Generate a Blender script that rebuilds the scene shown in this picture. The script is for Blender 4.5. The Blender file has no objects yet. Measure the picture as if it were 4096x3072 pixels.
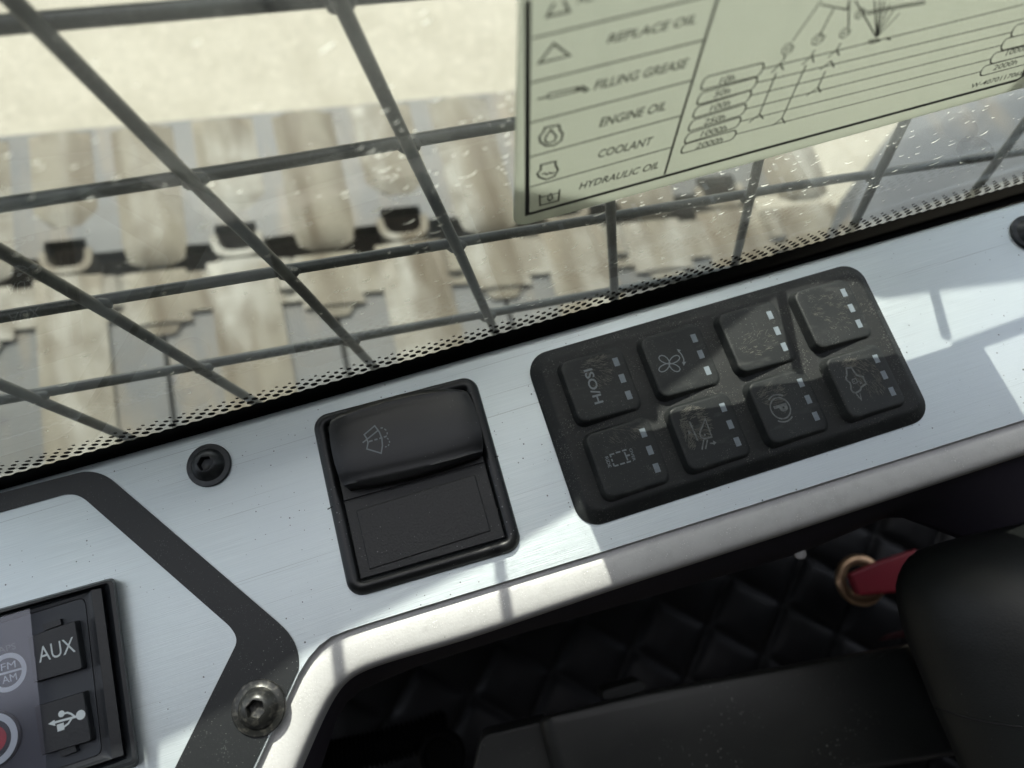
import bpy, math, random
from mathutils import Vector, Matrix
R_ = random.Random(7)
sc = bpy.context.scene
COL = sc.collection
MM = 0.001
# ---------------------------------------------------------------- camera
CAM = Vector((-88.323, -31.265, 189.955))                 # millimetres above the console plate
CM = Matrix(((0.951006, 0.287301, -0.114217), (-0.307617, 0.916288, -0.256493), (0.030965, 0.279062, 0.959774)))
F = 1500.0                                                # focal length in pixels of a 2212-wide picture
cd = bpy.data.cameras.new('camera'); cam = bpy.data.objects.new('camera', cd); COL.objects.link(cam)
m4 = CM.to_4x4(); m4.translation = CAM * MM; cam.matrix_world = m4
cd.sensor_width = 36.0; cd.lens = 36.0 * F / 2212; cd.clip_start = 0.005; cd.clip_end = 200
cd.dof.use_dof = True; cd.dof.focus_distance = 0.182; cd.dof.aperture_fstop = 10.5
sc.camera = cam
# ---------------------------------------------------------------- world, sun, exposure
SUN = Vector((-0.035, 0.629, 0.777)).normalized()         # towards the sun
w = bpy.data.worlds.new('World'); sc.world = w; w.use_nodes = True
nt = w.node_tree; nt.nodes.clear()
sky = nt.nodes.new('ShaderNodeTexSky'); sky.sky_type = 'NISHITA'; sky.sun_disc = False
sky.sun_elevation = math.asin(SUN.z); sky.sun_rotation = math.atan2(SUN.x, SUN.y)
sky.air_density = 1.0; sky.dust_density = 4.0; sky.ozone_density = 1.0
bg = nt.nodes.new('ShaderNodeBackground'); bg.inputs[1].default_value = 0.15
wo = nt.nodes.new('ShaderNodeOutputWorld')
hs = nt.nodes.new('ShaderNodeHueSaturation'); hs.inputs['Saturation'].default_value = .45
nt.links.new(sky.outputs[0], hs.inputs['Color']); nt.links.new(hs.outputs[0], bg.inputs[0]); nt.links.new(bg.outputs[0], wo.inputs[0])
sl = bpy.data.lights.new('sun', 'SUN'); sl.energy = 2.5; sl.angle = math.radians(0.53); sl.color = (1.0, 0.95, 0.86)
so = bpy.data.objects.new('sun', sl); COL.objects.link(so); so.rotation_euler = SUN.to_track_quat('Z', 'Y').to_euler()
so.location = SUN * 3
sc.view_settings.view_transform = 'Standard'; sc.view_settings.look = 'None'
sc.view_settings.exposure = 1.42; sc.view_settings.gamma = 1.0
sc.view_settings.use_curve_mapping = False
sc.cycles.max_bounces = 10; sc.cycles.transparent_max_bounces = 16; sc.cycles.use_denoising = True
sc.cycles.caustics_reflective = False; sc.cycles.caustics_refractive = False
# ---------------------------------------------------------------- geometry helpers (all in millimetres)
def ray(x, y): return CM @ Vector(((x - 1106) / F, (829.5 - y) / F, -1.0))
def P(x, y, z=0.0):                                       # a photo point dropped on the horizontal plane z
    d = ray(x, y); return CAM + d * ((z - CAM.z) / d.z)
def PL(x, y, p0, n):                                      # ... on any plane
    d = ray(x, y); return CAM + d * ((Vector(p0) - CAM).dot(n) / d.dot(n))
def zone(x0, y0, k): return lambda x, y: ((x0 + x * k) * 0.54004, (y0 + y * k) * 0.54004)
ZA = zone(2050, 1000, .4629); ZB = zone(2750, 1000, .4629); ZC = zone(2050, 1500, .4629); ZD = zone(1150, 1450, .6173)
ZE = zone(0, 2250, .4954); K8 = zone(3330, 1400, .14469); K5 = zone(2400, 1740, .11754); S1 = zone(2000, 0, .5424)
S2 = zone(2600, 0, .4973); S3 = zone(3600, 100, .2411); R2 = zone(2048, 0, .9259); Z7 = zone(3200, 2050, .6162)
ZL = zone(0, 1536, .9259)
WL = {}
def setp(o, parent):
    if parent is not None:
        o.parent = parent; o.location = (WL[o.name] - WL[parent.name])
def mk(name, verts, faces, mats, parent=None, smooth=False, fm=None, bevel=0, origin=None, autos=None):
    vs = [Vector(v) * MM for v in verts]
    if origin is None:
        lo = Vector([min(v[i] for v in vs) for i in range(3)]); hi = Vector([max(v[i] for v in vs) for i in range(3)])
        c = (lo + hi) / 2; c.z = lo.z
    else: c = Vector(origin) * MM
    me = bpy.data.meshes.new(name); me.from_pydata([v - c for v in vs], [], faces)
    for m in (mats if isinstance(mats, (list, tuple)) else [mats]): me.materials.append(m)
    if fm: me.polygons.foreach_set('material_index', fm)
    me.update(); me.validate()
    if smooth: me.polygons.foreach_set('use_smooth', [True] * len(me.polygons))
    o = bpy.data.objects.new(name, me); COL.objects.link(o); WL[o.name] = c.copy(); o.location = c
    setp(o, parent)
    if autos:
        me.set_sharp_from_angle(angle=math.radians(autos))
    if bevel:
        b = o.modifiers.new('bevel', 'BEVEL'); b.width = bevel * MM; b.segments = 3; b.limit_method = 'ANGLE'; b.angle_limit = math.radians(35)
    return o
def thing(name, label, cat, loc, group=None):
    o = bpy.data.objects.new(name, None); COL.objects.link(o); o.empty_display_size = .01
    o.location = Vector(loc) * MM; WL[o.name] = Vector(loc) * MM; o['label'] = label; o['category'] = cat
    if group: o['group'] = group
    return o
def tag(o, label=None, cat=None, kind=None):
    if label: o['label'] = label
    if cat: o['category'] = cat
    if kind: o['kind'] = kind
    return o
def rr(cx, cy, w_, h_, r, rot=0, n=7):                     # rounded rectangle outline, ccw
    pts = []
    for (sx, sy, a0) in ((1, 1, 0), (-1, 1, 90), (-1, -1, 180), (1, -1, 270)):
        for i in range(n):
            a = math.radians(a0 + 90 * i / (n - 1))
            pts.append((sx * (w_ / 2 - r) + r * math.cos(a), sy * (h_ / 2 - r) + r * math.sin(a)))
    c, s = math.cos(math.radians(rot)), math.sin(math.radians(rot))
    return [(cx + c * x - s * y, cy + s * x + c * y) for x, y in pts]
def loft(loops, close=True, cap_top=True, cap_bot=False):
    n = len(loops[0]); v = [p for l in loops for p in l]; f = []
    for k in range(len(loops) - 1):
        for i in range(n if close else n - 1):
            j = (i + 1) % n
            f.append((k * n + i, k * n + j, (k + 1) * n + j, (k + 1) * n + i))
    if cap_top: f.append(tuple((len(loops) - 1) * n + i for i in range(n)))
    if cap_bot: f.append(tuple(reversed(range(n))))
    return v, f
def box(x0, x1, y0, y1, z0, z1):
    v = [(x, y, z) for z in (z0, z1) for (x, y) in ((x0, y0), (x1, y0), (x1, y1), (x0, y1))]
    return v, [(3, 2, 1, 0), (4, 5, 6, 7), (0, 1, 5, 4), (1, 2, 6, 5), (2, 3, 7, 6), (3, 0, 4, 7)]
def resample(pts, n):
    pts = [Vector(p) for p in pts]; L = [0]
    for a, b in zip(pts, pts[1:]): L.append(L[-1] + (b - a).length)
    out = []; k = 0
    for i in range(n):
        t = L[-1] * i / (n - 1)
        while k < len(L) - 2 and L[k + 1] < t: k += 1
        out.append(pts[k].lerp(pts[k + 1], (t - L[k]) / max(1e-9, L[k + 1] - L[k])))
    return out
def rcorner(pts, rads, n=8):                              # round the corners of a closed 2D polygon
    out = []; N = len(pts)
    for i in range(N):
        p = Vector(pts[i]); a = Vector(pts[i - 1]); b = Vector(pts[(i + 1) % N]); r = rads[i]
        if r <= 0: out.append(tuple(p)); continue
        pa = p + (a - p).normalized() * r; pb = p + (b - p).normalized() * r
        for k in range(n + 1):
            t = k / n; out.append(tuple(pa * (1 - t) ** 2 + p * 2 * t * (1 - t) + pb * t * t))
    return out
def ribbon(pts, width, nrm, closed=False):                # flat mitred stroke lying on a plane
    pts = [Vector(p) for p in pts]; nrm = Vector(nrm); N = len(pts); v = []; f = []
    for i in range(N):
        if closed: a, b = pts[i - 1], pts[(i + 1) % N]
        else: a, b = pts[max(0, i - 1)], pts[min(N - 1, i + 1)]
        d1 = (pts[i] - a).normalized() if (pts[i] - a).length > 1e-6 else (b - pts[i]).normalized()
        d2 = (b - pts[i]).normalized() if (b - pts[i]).length > 1e-6 else d1
        t = (d1 + d2).normalized() if (d1 + d2).length > .2 else d1
        s = nrm.cross(t).normalized(); k = 1 / max(.5, abs(s.dot(nrm.cross(d1).normalized())))
        v += [pts[i] + s * width / 2 * k, pts[i] - s * width / 2 * k]
    for i in range(N if closed else N - 1):
        j = (i + 1) % N; f.append((2 * i, 2 * i + 1, 2 * j + 1, 2 * j))
    return v, f
class Bag:                                                # collects shapes for one mesh
    def __init__(s): s.v = []; s.f = []; s.k = 0
    def add(s, vf, lift=None):
        o = len(s.v); v, f = vf
        if lift is not None:
            s.k += 1; v = [Vector(p) + Vector(lift) * (1 + .12 * (s.k % 9)) for p in v]
        s.v += [tuple(p) for p in v]; s.f += [tuple(o + i for i in q) for q in f]
    def mk(s, name, mat, parent, **k): return mk(name, s.v, s.f, mat, parent, **k)
def text_vf(body, bl, br, tl, shear=0.0, off=0.0, space=1.0):
    cu = bpy.data.curves.new('t', 'FONT'); cu.body = body; cu.size = 1; cu.shear = shear; cu.offset = off; cu.space_character = space
    cu.resolution_u = 3
    o = bpy.data.objects.new('t', cu); COL.objects.link(o)
    dg = bpy.context.evaluated_depsgraph_get(); dg.update(); me = bpy.data.meshes.new_from_object(o.evaluated_get(dg))
    vs = [v.co.copy() for v in me.vertices]; fs = [tuple(p.vertices) for p in me.polygons]
    bpy.data.objects.remove(o); bpy.data.curves.remove(cu); bpy.data.meshes.remove(me)
    x0, x1 = min(v.x for v in vs), max(v.x for v in vs); y0, y1 = min(v.y for v in vs), max(v.y for v in vs)
    ex = (br - bl) / (x1 - x0); ey = (tl - bl) / (y1 - y0)
    return [bl + ex * (v.x - x0) + ey * (v.y - y0) for v in vs], fs
# ---------------------------------------------------------------- materials
def mat(name, base, rough=.5, metal=0.0, noise=None, specks=None, bump=None, spec=.5, coat=0.0):
    """noise=(scale3, colour2, lo, hi); specks=list of (scale, size, colour, thin-out scale, rough); bump=list of (scale3, strength, detail)"""
    m = bpy.data.materials.new(name); m.use_nodes = True; t = m.node_tree; N = t.nodes; L = t.links
    b = N['Principled BSDF']; b.inputs['Roughness'].default_value = rough; b.inputs['Metallic'].default_value = metal
    b.inputs['Specular IOR Level'].default_value = spec; b.inputs['Coat Weight'].default_value = coat
    tc = N.new('ShaderNodeNewGeometry').outputs['Position']
    def mp(s):
        n = N.new('ShaderNodeMapping'); n.inputs['Scale'].default_value = s if hasattr(s, '__len__') else (s, s, s)
        L.new(tc, n.inputs[0]); return n.outputs[0]
    def rgb(c):
        n = N.new('ShaderNodeRGB'); n.outputs[0].default_value = (*c, 1); return n.outputs[0]
    def mix(f, a, c):
        n = N.new('ShaderNodeMix'); n.data_type = 'RGBA'; L.new(f, n.inputs[0]); L.new(a, n.inputs[6]); L.new(c, n.inputs[7]); return n.outputs[2]
    col = rgb(base)
    for (s, c2, lo, hi) in (noise or []):
        n = N.new('ShaderNodeTexNoise'); n.inputs['Scale'].default_value = 1; n.inputs['Detail'].default_value = 5; L.new(mp(s), n.inputs['Vector'])
        r = N.new('ShaderNodeMapRange'); r.inputs[1].default_value = lo; r.inputs[2].default_value = hi; L.new(n.outputs[0], r.inputs[0])
        col = mix(r.outputs[0], col, rgb(c2))
    for (s, size, c2, ts, tl) in (specks or []):
        v = N.new('ShaderNodeTexVoronoi'); v.inputs['Scale'].default_value = 1; L.new(mp(s), v.inputs['Vector'])
        n = N.new('ShaderNodeTexNoise'); n.inputs['Scale'].default_value = 1; n.inputs['Detail'].default_value = 2; L.new(mp(ts), n.inputs['Vector'])
        th = N.new('ShaderNodeMapRange'); th.inputs[1].default_value = tl; th.inputs[2].default_value = tl + .45; th.inputs[3].default_value = 0; th.inputs[4].default_value = size * 1.9; L.new(n.outputs[0], th.inputs[0])
        rnd = N.new('ShaderNodeSeparateColor'); L.new(v.outputs['Color'], rnd.inputs[0])
        mu = N.new('ShaderNodeMath'); mu.operation = 'MULTIPLY'; L.new(th.outputs[0], mu.inputs[0]); L.new(rnd.outputs[0], mu.inputs[1])
        lt = N.new('ShaderNodeMath'); lt.operation = 'LESS_THAN'; L.new(v.outputs['Distance'], lt.inputs[0]); L.new(mu.outputs[0], lt.inputs[1])
        col = mix(lt.outputs[0], col, rgb(c2))
    L.new(col, b.inputs['Base Color'])
    prev = None
    for (s, st, det) in (bump or []):
        n = N.new('ShaderNodeTexNoise'); n.inputs['Scale'].default_value = 1; n.inputs['Detail'].default_value = det; L.new(mp(s), n.inputs['Vector'])
        bu = N.new('ShaderNodeBump'); bu.inputs['Strength'].default_value = st; bu.inputs['Distance'].default_value = .0001; L.new(n.outputs[0], bu.inputs['Height'])
        if prev: L.new(prev, bu.inputs['Normal'])
        prev = bu.outputs[0]
    if prev: L.new(prev, b.inputs['Normal'])
    return m
m_plate = mat('brushed_aluminium', (.65, .725, .735), .40, .62,
              noise=[((70, 4800, 60), (.54, .60, .61), .42, .78), ((35, 9000, 30), (.78, .83, .835), .5, .75), ((18, 18, 18), (.62, .68, .71), .35, .75), ((9, 2600, 9), (.40, .44, .45), .66, .70)],
              specks=[(620, .12, (.16, .17, .18), 35, .30), (200, .05, (.06, .06, .07), 12, .38)],
              bump=[((90, 4200, 60), .35, 3), ((900, 900, 900), .10, 2)])
m_trim = mat('silver_textured_paint', (.62, .62, .61), .58, .2,
             noise=[((300, 300, 300), (.56, .56, .55), .4, .7), ((40, 40, 40), (.65, .645, .635), .4, .8)],
             specks=[(2200, .2, (.9, .89, .88), 300, .3), (150, .06, (.12, .11, .10), 30, .45)], bump=[((1500, 1500, 1500), .75, 2)])
m_strip = mat('black_satin_paint', (.010, .012, .013), .42, 0,
              specks=[(1100, .15, (.13, .13, .125), 40, .30), (2200, .25, (.05, .055, .055), 200, .3)], bump=[((900, 900, 900), .2, 2)])
m_rub = mat('dusty_black_rubber', (.0085, .0105, .011), .60, 0,
            noise=[((60, 60, 60), (.020, .022, .0225), .42, .75), ((500, 1400, 500), (.024, .026, .026), .55, .8)],
            specks=[(1500, .16, (.13, .13, .125), 60, .34), (2600, .3, (.11, .11, .10), 200, .3), (420, .045, (.30, .29, .26), 40, .5)],
            bump=[((1500, 1500, 1500), .22, 2)])
m_key = mat('worn_rubber_key', (.0125, .0150, .0155), .56, 0,
            noise=[((160, 420, 160), (.048, .050, .048), .56, .74), ((60, 60, 60), (.022, .0245, .0245), .4, .7)],
            specks=[(1500, .16, (.14, .14, .13), 60, .34), (2600, .28, (.10, .10, .09), 200, .35)], bump=[((1500, 1500, 1500), .15, 2)])
m_led = mat('grey_indicator_window', (.22, .26, .29), .35, 0, noise=[((900, 900, 900), (.18, .21, .24), .4, .7)])
m_sym = mat('grey_print', (.20, .225, .24), .5)
m_symw = mat('worn_print', (.19, .205, .205), .6, noise=[((900, 900, 900), (.12, .13, .13), .4, .6)])
m_plas = mat('black_switch_plastic', (.011, .012, .013), .33, 0,
             specks=[(900, .14, (.16, .16, .16), 60, .32)], bump=[((1800, 1800, 1800), .35, 2)])
m_grain = mat('grained_black_plastic', (.013, .014, .015), .42, 0, specks=[(900, .14, (.16, .16, .16), 60, .32)], bump=[((1700, 1700, 1700), .9, 3)])
m_gloss = mat('smooth_black_plastic', (.010, .011, .013), .36, 0, noise=[((25, 60, 25), (.02, .021, .022), .4, .7)],
              specks=[(900, .12, (.13, .13, .13), 60, .3)], bump=[((1200, 1200, 1200), .12, 2)])
m_radio = mat('radio_black_plastic', (.013, .015, .018), .38, 0, specks=[(800, .09, (.15, .15, .15), 60, .45)], bump=[((1700, 1700, 1700), .3, 2)])
m_face = mat('radio_face_plastic', (.030, .036, .046), .45, 0, specks=[(700, .08, (.2, .2, .2), 60, .5)])
m_white = mat('white_print', (.62, .68, .70), .5)
m_red = mat('red_ring_plastic', (.45, .02, .03), .35)
m_frit = mat('black_ceramic_frit', (.003, .003, .003), .6, spec=.2)
m_gask = mat('black_window_gasket', (.004, .004, .004), .7, spec=.2)
m_bolt = mat('black_oxide_steel', (.035, .038, .04), .36, .55, noise=[((500, 500, 500), (.07, .072, .075), .45, .8)], bump=[((700, 700, 700), .3, 2)])
m_boltw = mat('worn_steel', (.035, .036, .035), .32, .6, noise=[((700, 700, 700), (.14, .135, .12), .5, .75)], bump=[((600, 600, 600), .35, 3)])
m_wire = mat('dark_green_grey_bar_paint', (.022, .030, .030), .34, 0, noise=[((70, 70, 70), (.085, .105, .10), .5, .70), ((900, 900, 900), (.05, .062, .06), .48, .7)], bump=[((900, 900, 900), .3, 2)])
m_sand = mat('pale_sandy_ground', (.25, .236, .186), .95, 0, noise=[((9, 9, 9), (.215, .202, .155), .4, .65), ((40, 40, 40), (.285, .27, .215), .5, .75), ((110, 110, 110), (.195, .183, .143), .5, .7)], bump=[((60, 60, 60), 1.0, 4)])
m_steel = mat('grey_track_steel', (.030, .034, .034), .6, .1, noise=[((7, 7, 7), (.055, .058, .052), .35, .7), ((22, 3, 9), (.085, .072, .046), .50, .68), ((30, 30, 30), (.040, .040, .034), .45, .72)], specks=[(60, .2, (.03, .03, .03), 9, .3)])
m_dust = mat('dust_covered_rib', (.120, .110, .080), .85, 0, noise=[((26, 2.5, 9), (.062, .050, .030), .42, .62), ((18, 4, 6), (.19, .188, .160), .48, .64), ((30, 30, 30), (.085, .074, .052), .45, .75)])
m_backdrop = mat('blue_grey_backdrop', (.045, .050, .055), .55, 0, noise=[((9, 9, 9), (.075, .08, .082), .4, .7), ((20, 6, 20), (.11, .095, .07), .55, .72)])
m_pit = mat('dark_brown_track_chain', (.012, .009, .006), .9, spec=.1, noise=[((14, 14, 14), (.035, .028, .02), .4, .7)])  # near-black brown so the gap between the shoe rows stays dark
m_leath = mat('black_quilted_leather', (.008, .008, .0095), .5, 0, spec=.25, bump=[((160, 160, 160), .8, 3)])
m_wall = mat('dark_purple_grey_lining', (.032, .028, .040), .7, 0, spec=.3, bump=[((300, 300, 300), .3, 2)])
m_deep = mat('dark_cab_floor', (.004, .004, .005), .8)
m_brass = mat('brass_eyelet', (.55, .36, .22), .35, .8)
m_strap = mat('red_strap_webbing', (.30, .012, .03), .45, 0, noise=[((60, 60, 60), (.28, .02, .03), .4, .7)])
m_boxm = mat('dusty_black_lid', (.013, .0145, .0145), .5, 0, noise=[((14, 30, 14), (.030, .032, .030), .35, .7)],
             specks=[(800, .17, (.26, .26, .24), 50, .4)], bump=[((900, 900, 900), .3, 2)])
m_pod = mat('black_soft_plastic', (.005, .006, .006), .52, 0, spec=.4, noise=[((30, 30, 30), (.008, .0095, .009), .4, .7)],
            specks=[(700, .11, (.2, .2, .19), 50, .45)], bump=[((1500, 1500, 1500), .5, 2)])
m_paint = mat('pale_grey_blocker', (.45, .46, .45), .5, noise=[((20, 20, 20), (.38, .37, .34), .5, .8)])
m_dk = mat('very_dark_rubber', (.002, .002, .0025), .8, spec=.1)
m_strap2 = mat('dark_red_webbing', (.05, .006, .009), .6)
m_ink = mat('dark_sign_ink', (.09, .09, .085), .6)
m_mark = None
def glass_mat(name, dust, tint, gl=1.0, rough=0.0, dcol=(.8, .82, .78), nz=None, tl=False):
    m = bpy.data.materials.new(name); m.use_nodes = True; t = m.node_tree; N = t.nodes; L = t.links; N.clear()
    g = N.new('ShaderNodeNewGeometry'); ior = N.new('ShaderNodeMapRange'); ior.inputs[3].default_value = 1.5; ior.inputs[4].default_value = 1 / 1.5
    L.new(g.outputs['Backfacing'], ior.inputs[0]); fr = N.new('ShaderNodeFresnel'); L.new(ior.outputs[0], fr.inputs[0])
    tr = N.new('ShaderNodeBsdfTransparent'); tr.inputs[0].default_value = (*tint, 1)
    gs = N.new('ShaderNodeBsdfGlossy'); gs.inputs['Roughness'].default_value = rough; gs.inputs[0].default_value = (gl, gl, gl, 1)
    df = N.new('ShaderNodeBsdfTranslucent' if tl else 'ShaderNodeBsdfDiffuse'); df.inputs[0].default_value = (*dcol, 1)
    m1 = N.new('ShaderNodeMixShader'); L.new(fr.outputs[0], m1.inputs[0]); L.new(tr.outputs[0], m1.inputs[1]); L.new(gs.outputs[0], m1.inputs[2])
    m2 = N.new('ShaderNodeMixShader'); L.new(m1.outputs[0], m2.inputs[1]); L.new(df.outputs[0], m2.inputs[2])
    if nz:
        mp = N.new('ShaderNodeMapping'); mp.inputs['Scale'].default_value = nz; L.new(g.outputs['Position'], mp.inputs[0])
        n = N.new('ShaderNodeTexNoise'); n.inputs['Scale'].default_value = 1; n.inputs['Detail'].default_value = 6; L.new(mp.outputs[0], n.inputs['Vector'])
        r = N.new('ShaderNodeMapRange'); r.inputs[1].default_value = .35; r.inputs[2].default_value = .75; r.inputs[3].default_value = dust * .3; r.inputs[4].default_value = dust * 2; L.new(n.outputs[0], r.inputs[0]); L.new(r.outputs[0], m2.inputs[0])
    else: m2.inputs[0].default_value = dust
    o = N.new('ShaderNodeOutputMaterial'); L.new(m2.outputs[0], o.inputs[0]); return m
m_glass = glass_mat('dusty_window_glass', .032, (.95, .975, .96), nz=(9, 9, 16), tl=True, dcol=(.85, .9, .87))
m_film = glass_mat('protective_film', .025, (.93, .93, .96), rough=.12, dcol=(.5, .5, .65))
m_mark = glass_mat('dried_water_mark', .75, (.95, .97, .96), rough=.25, dcol=(.95, .98, .94), tl=True)
m_sign = bpy.data.materials.new('pale_green_translucent_sticker'); m_sign.use_nodes = True
_t = m_sign.node_tree; _b = _t.nodes['Principled BSDF']; _b.inputs['Base Color'].default_value = (.66, .68, .60, 1); _b.inputs['Roughness'].default_value = .45
_tl = _t.nodes.new('ShaderNodeBsdfTranslucent'); _tl.inputs[0].default_value = (.57, .60, .54, 1)
_mx = _t.nodes.new('ShaderNodeMixShader'); _mx.inputs[0].default_value = .78
_t.links.new(_b.outputs[0], _mx.inputs[1]); _t.links.new(_tl.outputs[0], _mx.inputs[2]); _tp = _t.nodes.new('ShaderNodeBsdfTransparent'); _m2 = _t.nodes.new('ShaderNodeMixShader'); _m2.inputs[0].default_value = .14
_t.links.new(_mx.outputs[0], _m2.inputs[1]); _t.links.new(_tp.outputs[0], _m2.inputs[2]); _t.links.new(_m2.outputs[0], _t.nodes['Material Output'].inputs[0])
# ---------------------------------------------------------------- ground
GZ = -1150
v, f = [(-30000, -30000, GZ), (30000, -30000, GZ), (30000, 30000, GZ), (-30000, 30000, GZ)], [(0, 1, 2, 3)]
tag(mk('ground', v, f, m_sand), kind='structure')
# ---------------------------------------------------------------- crawler track below the window
TZ = -550
A0 = P(0, 295, TZ); B0 = P(1106, 197, TZ); sdir = (B0 - A0).normalized()
q0 = P(310, 270, TZ); q1 = P(345, 560, TZ); wv = q1 - q0; wl = wv.length; wd = wv.normalized()
pitch = (P(471, 253, TZ) - P(121, 284, TZ)).length; T0 = P(121, 284, TZ)
def TP(a, b, z=0): return T0 + sdir * (pitch * a) + wd * (wl * b) + Vector((0, 0, z))
track = thing('crawler_track', 'dusty grey steel crawler track lying on the sand beyond the window guard', 'track', TP(2, 1, -300))
def slab(bag, poly, z0, z1, fmat, mats):
    n = len(poly); o = len(bag.v)
    bag.v += [tuple(TP(a, b, z1)) for a, b in poly] + [tuple(TP(a, b, z0)) for a, b in poly]
    fs = [tuple(o + i for i in range(n))] + [tuple((o + i, o + n + i, o + n + (i + 1) % n, o + (i + 1) % n)) for i in range(n)]
    bag.f += fs; mats += [fmat] * len(fs)
def rib(bag, a0, wdt, b0, b1, h, mats, endr=.06, fmat=1):
    prof = [(-1, 0), (-.75, .35), (-.45, .9), (0, 1), (.45, .9), (.75, .35), (1, 0)]
    bs = [b0, b0 + .01] + [b0 + (b1 - b0) * k / 6 for k in range(1, 6)] + [b1 - endr * .4, b1]; hs = [.0, 1] + [1] * 5 + [.75, .0]; ws = [1, 1] + [1] * 5 + [.85, .4]
    o = len(bag.v)
    for b_, h_, w_ in zip(bs, hs, ws):
        for x, z in prof: bag.v.append(tuple(TP(a0 + x * wdt * w_, b_, z * h * h_)))
    for k in range(len(bs) - 1):
        for i in range(6):
            bag.f.append((o + k * 7 + i, o + (k + 1) * 7 + i, o + (k + 1) * 7 + i + 1, o + k * 7 + i + 1)); mats.append(fmat)
for i in range(-1, 5):
    bag = Bag(); mm_ = []
    j = .012 * R_.uniform(-1, 1)
    slab(bag, [(i - .485, 0), (i - .485, .92), (i - .16, .93 + j), (i - .13, .90), (i - .12, .81), (i + .12, .81), (i + .13, .90), (i + .16, .93 + j), (i + .485, .92), (i + .485, 0)][::-1], -22, 0, 0, mm_)
    rib(bag, i + .02, .19, .025, .72, 6, mm_, .2); rib(bag, i + .52, .19, .04, 1.06, 10, mm_, .1)
    n = 12
    for k in range(n):      # raised lip of the notch
        a0_ = math.pi * k / n; a1_ = math.pi * (k + 1) / n
        def LP(a, r): 
            x, y = math.cos(a), math.sin(a); x = math.copysign(abs(x) ** .6, x); y = abs(y) ** .6
            return (i + x * r * .12, .885 + y * r * .125)
        slab(bag, [LP(a0_, 1.3), LP(a1_, 1.3), LP(a1_, .95), LP(a0_, .95)], -22, 2 + .02 * k, 1, mm_)
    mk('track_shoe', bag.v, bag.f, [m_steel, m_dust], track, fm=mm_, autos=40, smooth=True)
for i in range(-1, 6):
    bag = Bag(); mm_ = []
    slab(bag, [(i - .485, 1.13), (i - .485, 3.2), (i + .485, 3.2), (i + .485, 1.13)][::-1], -26, -4, 0, mm_)
    slab(bag, [(i - .49, 1.12), (i - .49, 1.38), (i + .49, 1.40), (i + .49, 1.12)][::-1], -24, 1, 1, mm_)
    rib(bag, i, .2, 1.07, 3.1, 8, mm_, .1); rib(bag, i + .5, .18, 1.09, 1.52, 5, mm_, .3); rib(bag, i + .25, .07, 1.10, 1.36, 8, mm_, .1)
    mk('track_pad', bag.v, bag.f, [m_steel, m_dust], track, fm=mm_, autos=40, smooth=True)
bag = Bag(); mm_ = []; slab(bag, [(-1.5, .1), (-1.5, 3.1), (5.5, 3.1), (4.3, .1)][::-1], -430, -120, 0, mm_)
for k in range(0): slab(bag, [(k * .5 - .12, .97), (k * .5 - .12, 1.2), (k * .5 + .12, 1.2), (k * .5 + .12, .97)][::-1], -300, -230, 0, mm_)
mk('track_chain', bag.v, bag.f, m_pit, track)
# ---------------------------------------------------------------- unseen slab and boards outside, added and shaped to shade the cab
curve = [(-320, -48), (-181, -43), (-157, -39), (-140, -33), (-126, -30.5), (-107, -28), (-84, -25), (-61, -20), (-45, -12), (-29, -3.4), (-7, 7), (10, 16), (19, 18.7), (30, 18.5), (41, 16), (50, 11), (70, 8), (93, 4), (140, 0), (260, -6)]
top = [Vector((x + (-SUN.x / -SUN.y) * 0 + SUN.x / SUN.y * (150 - y), 150, (150 - y) * SUN.z / SUN.y)) for x, y in curve]
v = []; f = []
for p in top: v += [(p.x, 150, 62), (p.x, 150, p.z), (p.x, 172, p.z + 4), (p.x, 172, 62)]
for i in range(len(top) - 1):
    a = i * 4; b = a + 4
    for k in range(4): f.append((a + k, a + (k + 1) % 4, b + (k + 1) % 4, b + k))
f += [(3, 2, 1, 0), tuple(4 * (len(top) - 1) + k for k in range(4))]
tag(mk('shade_slab', v, f, m_paint), 'pale grey unseen slab outside the window, wavy top edge shaped to cast shade', 'shade slab')  # added blocker, top edge follows the shade line on the console
v, f = box(-330, 76, 150, 158, 266, 430)  # added board, keeps the sun off the footwell
tag(mk('shade_board', v, f, m_paint, bevel=2), 'long pale grey unseen board above the shade slab outside, added to block sun', 'shade board')
v, f = box(88, 280, 150, 158, 266, 430)  # added board, the gap lets a sun streak reach the armrest
tag(mk('shade_board', v, f, m_paint, bevel=2), 'short pale grey unseen board right of the gap outside, added to block sun', 'shade board')
# plate added beyond the track's right end so the glass reflection shows
AZ = -470
ap = [P(x, y, AZ) for x, y in [(1800, 560), (1872, 372), (1960, 250), (2040, 150), (2420, 40), (2420, 620)]]
v, f = loft([[Vector((p.x, p.y, AZ - 60)) for p in ap], [Vector((p.x, p.y, AZ - 6)) for p in ap], [p.lerp(sum(ap, Vector()) / 6, .02) for p in ap]]); f = [t[::-1] for t in f]
tag(mk('backdrop_plate', v, f, m_backdrop), 'broad blue grey plate added below the window to back its reflection', 'backdrop plate')
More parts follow.
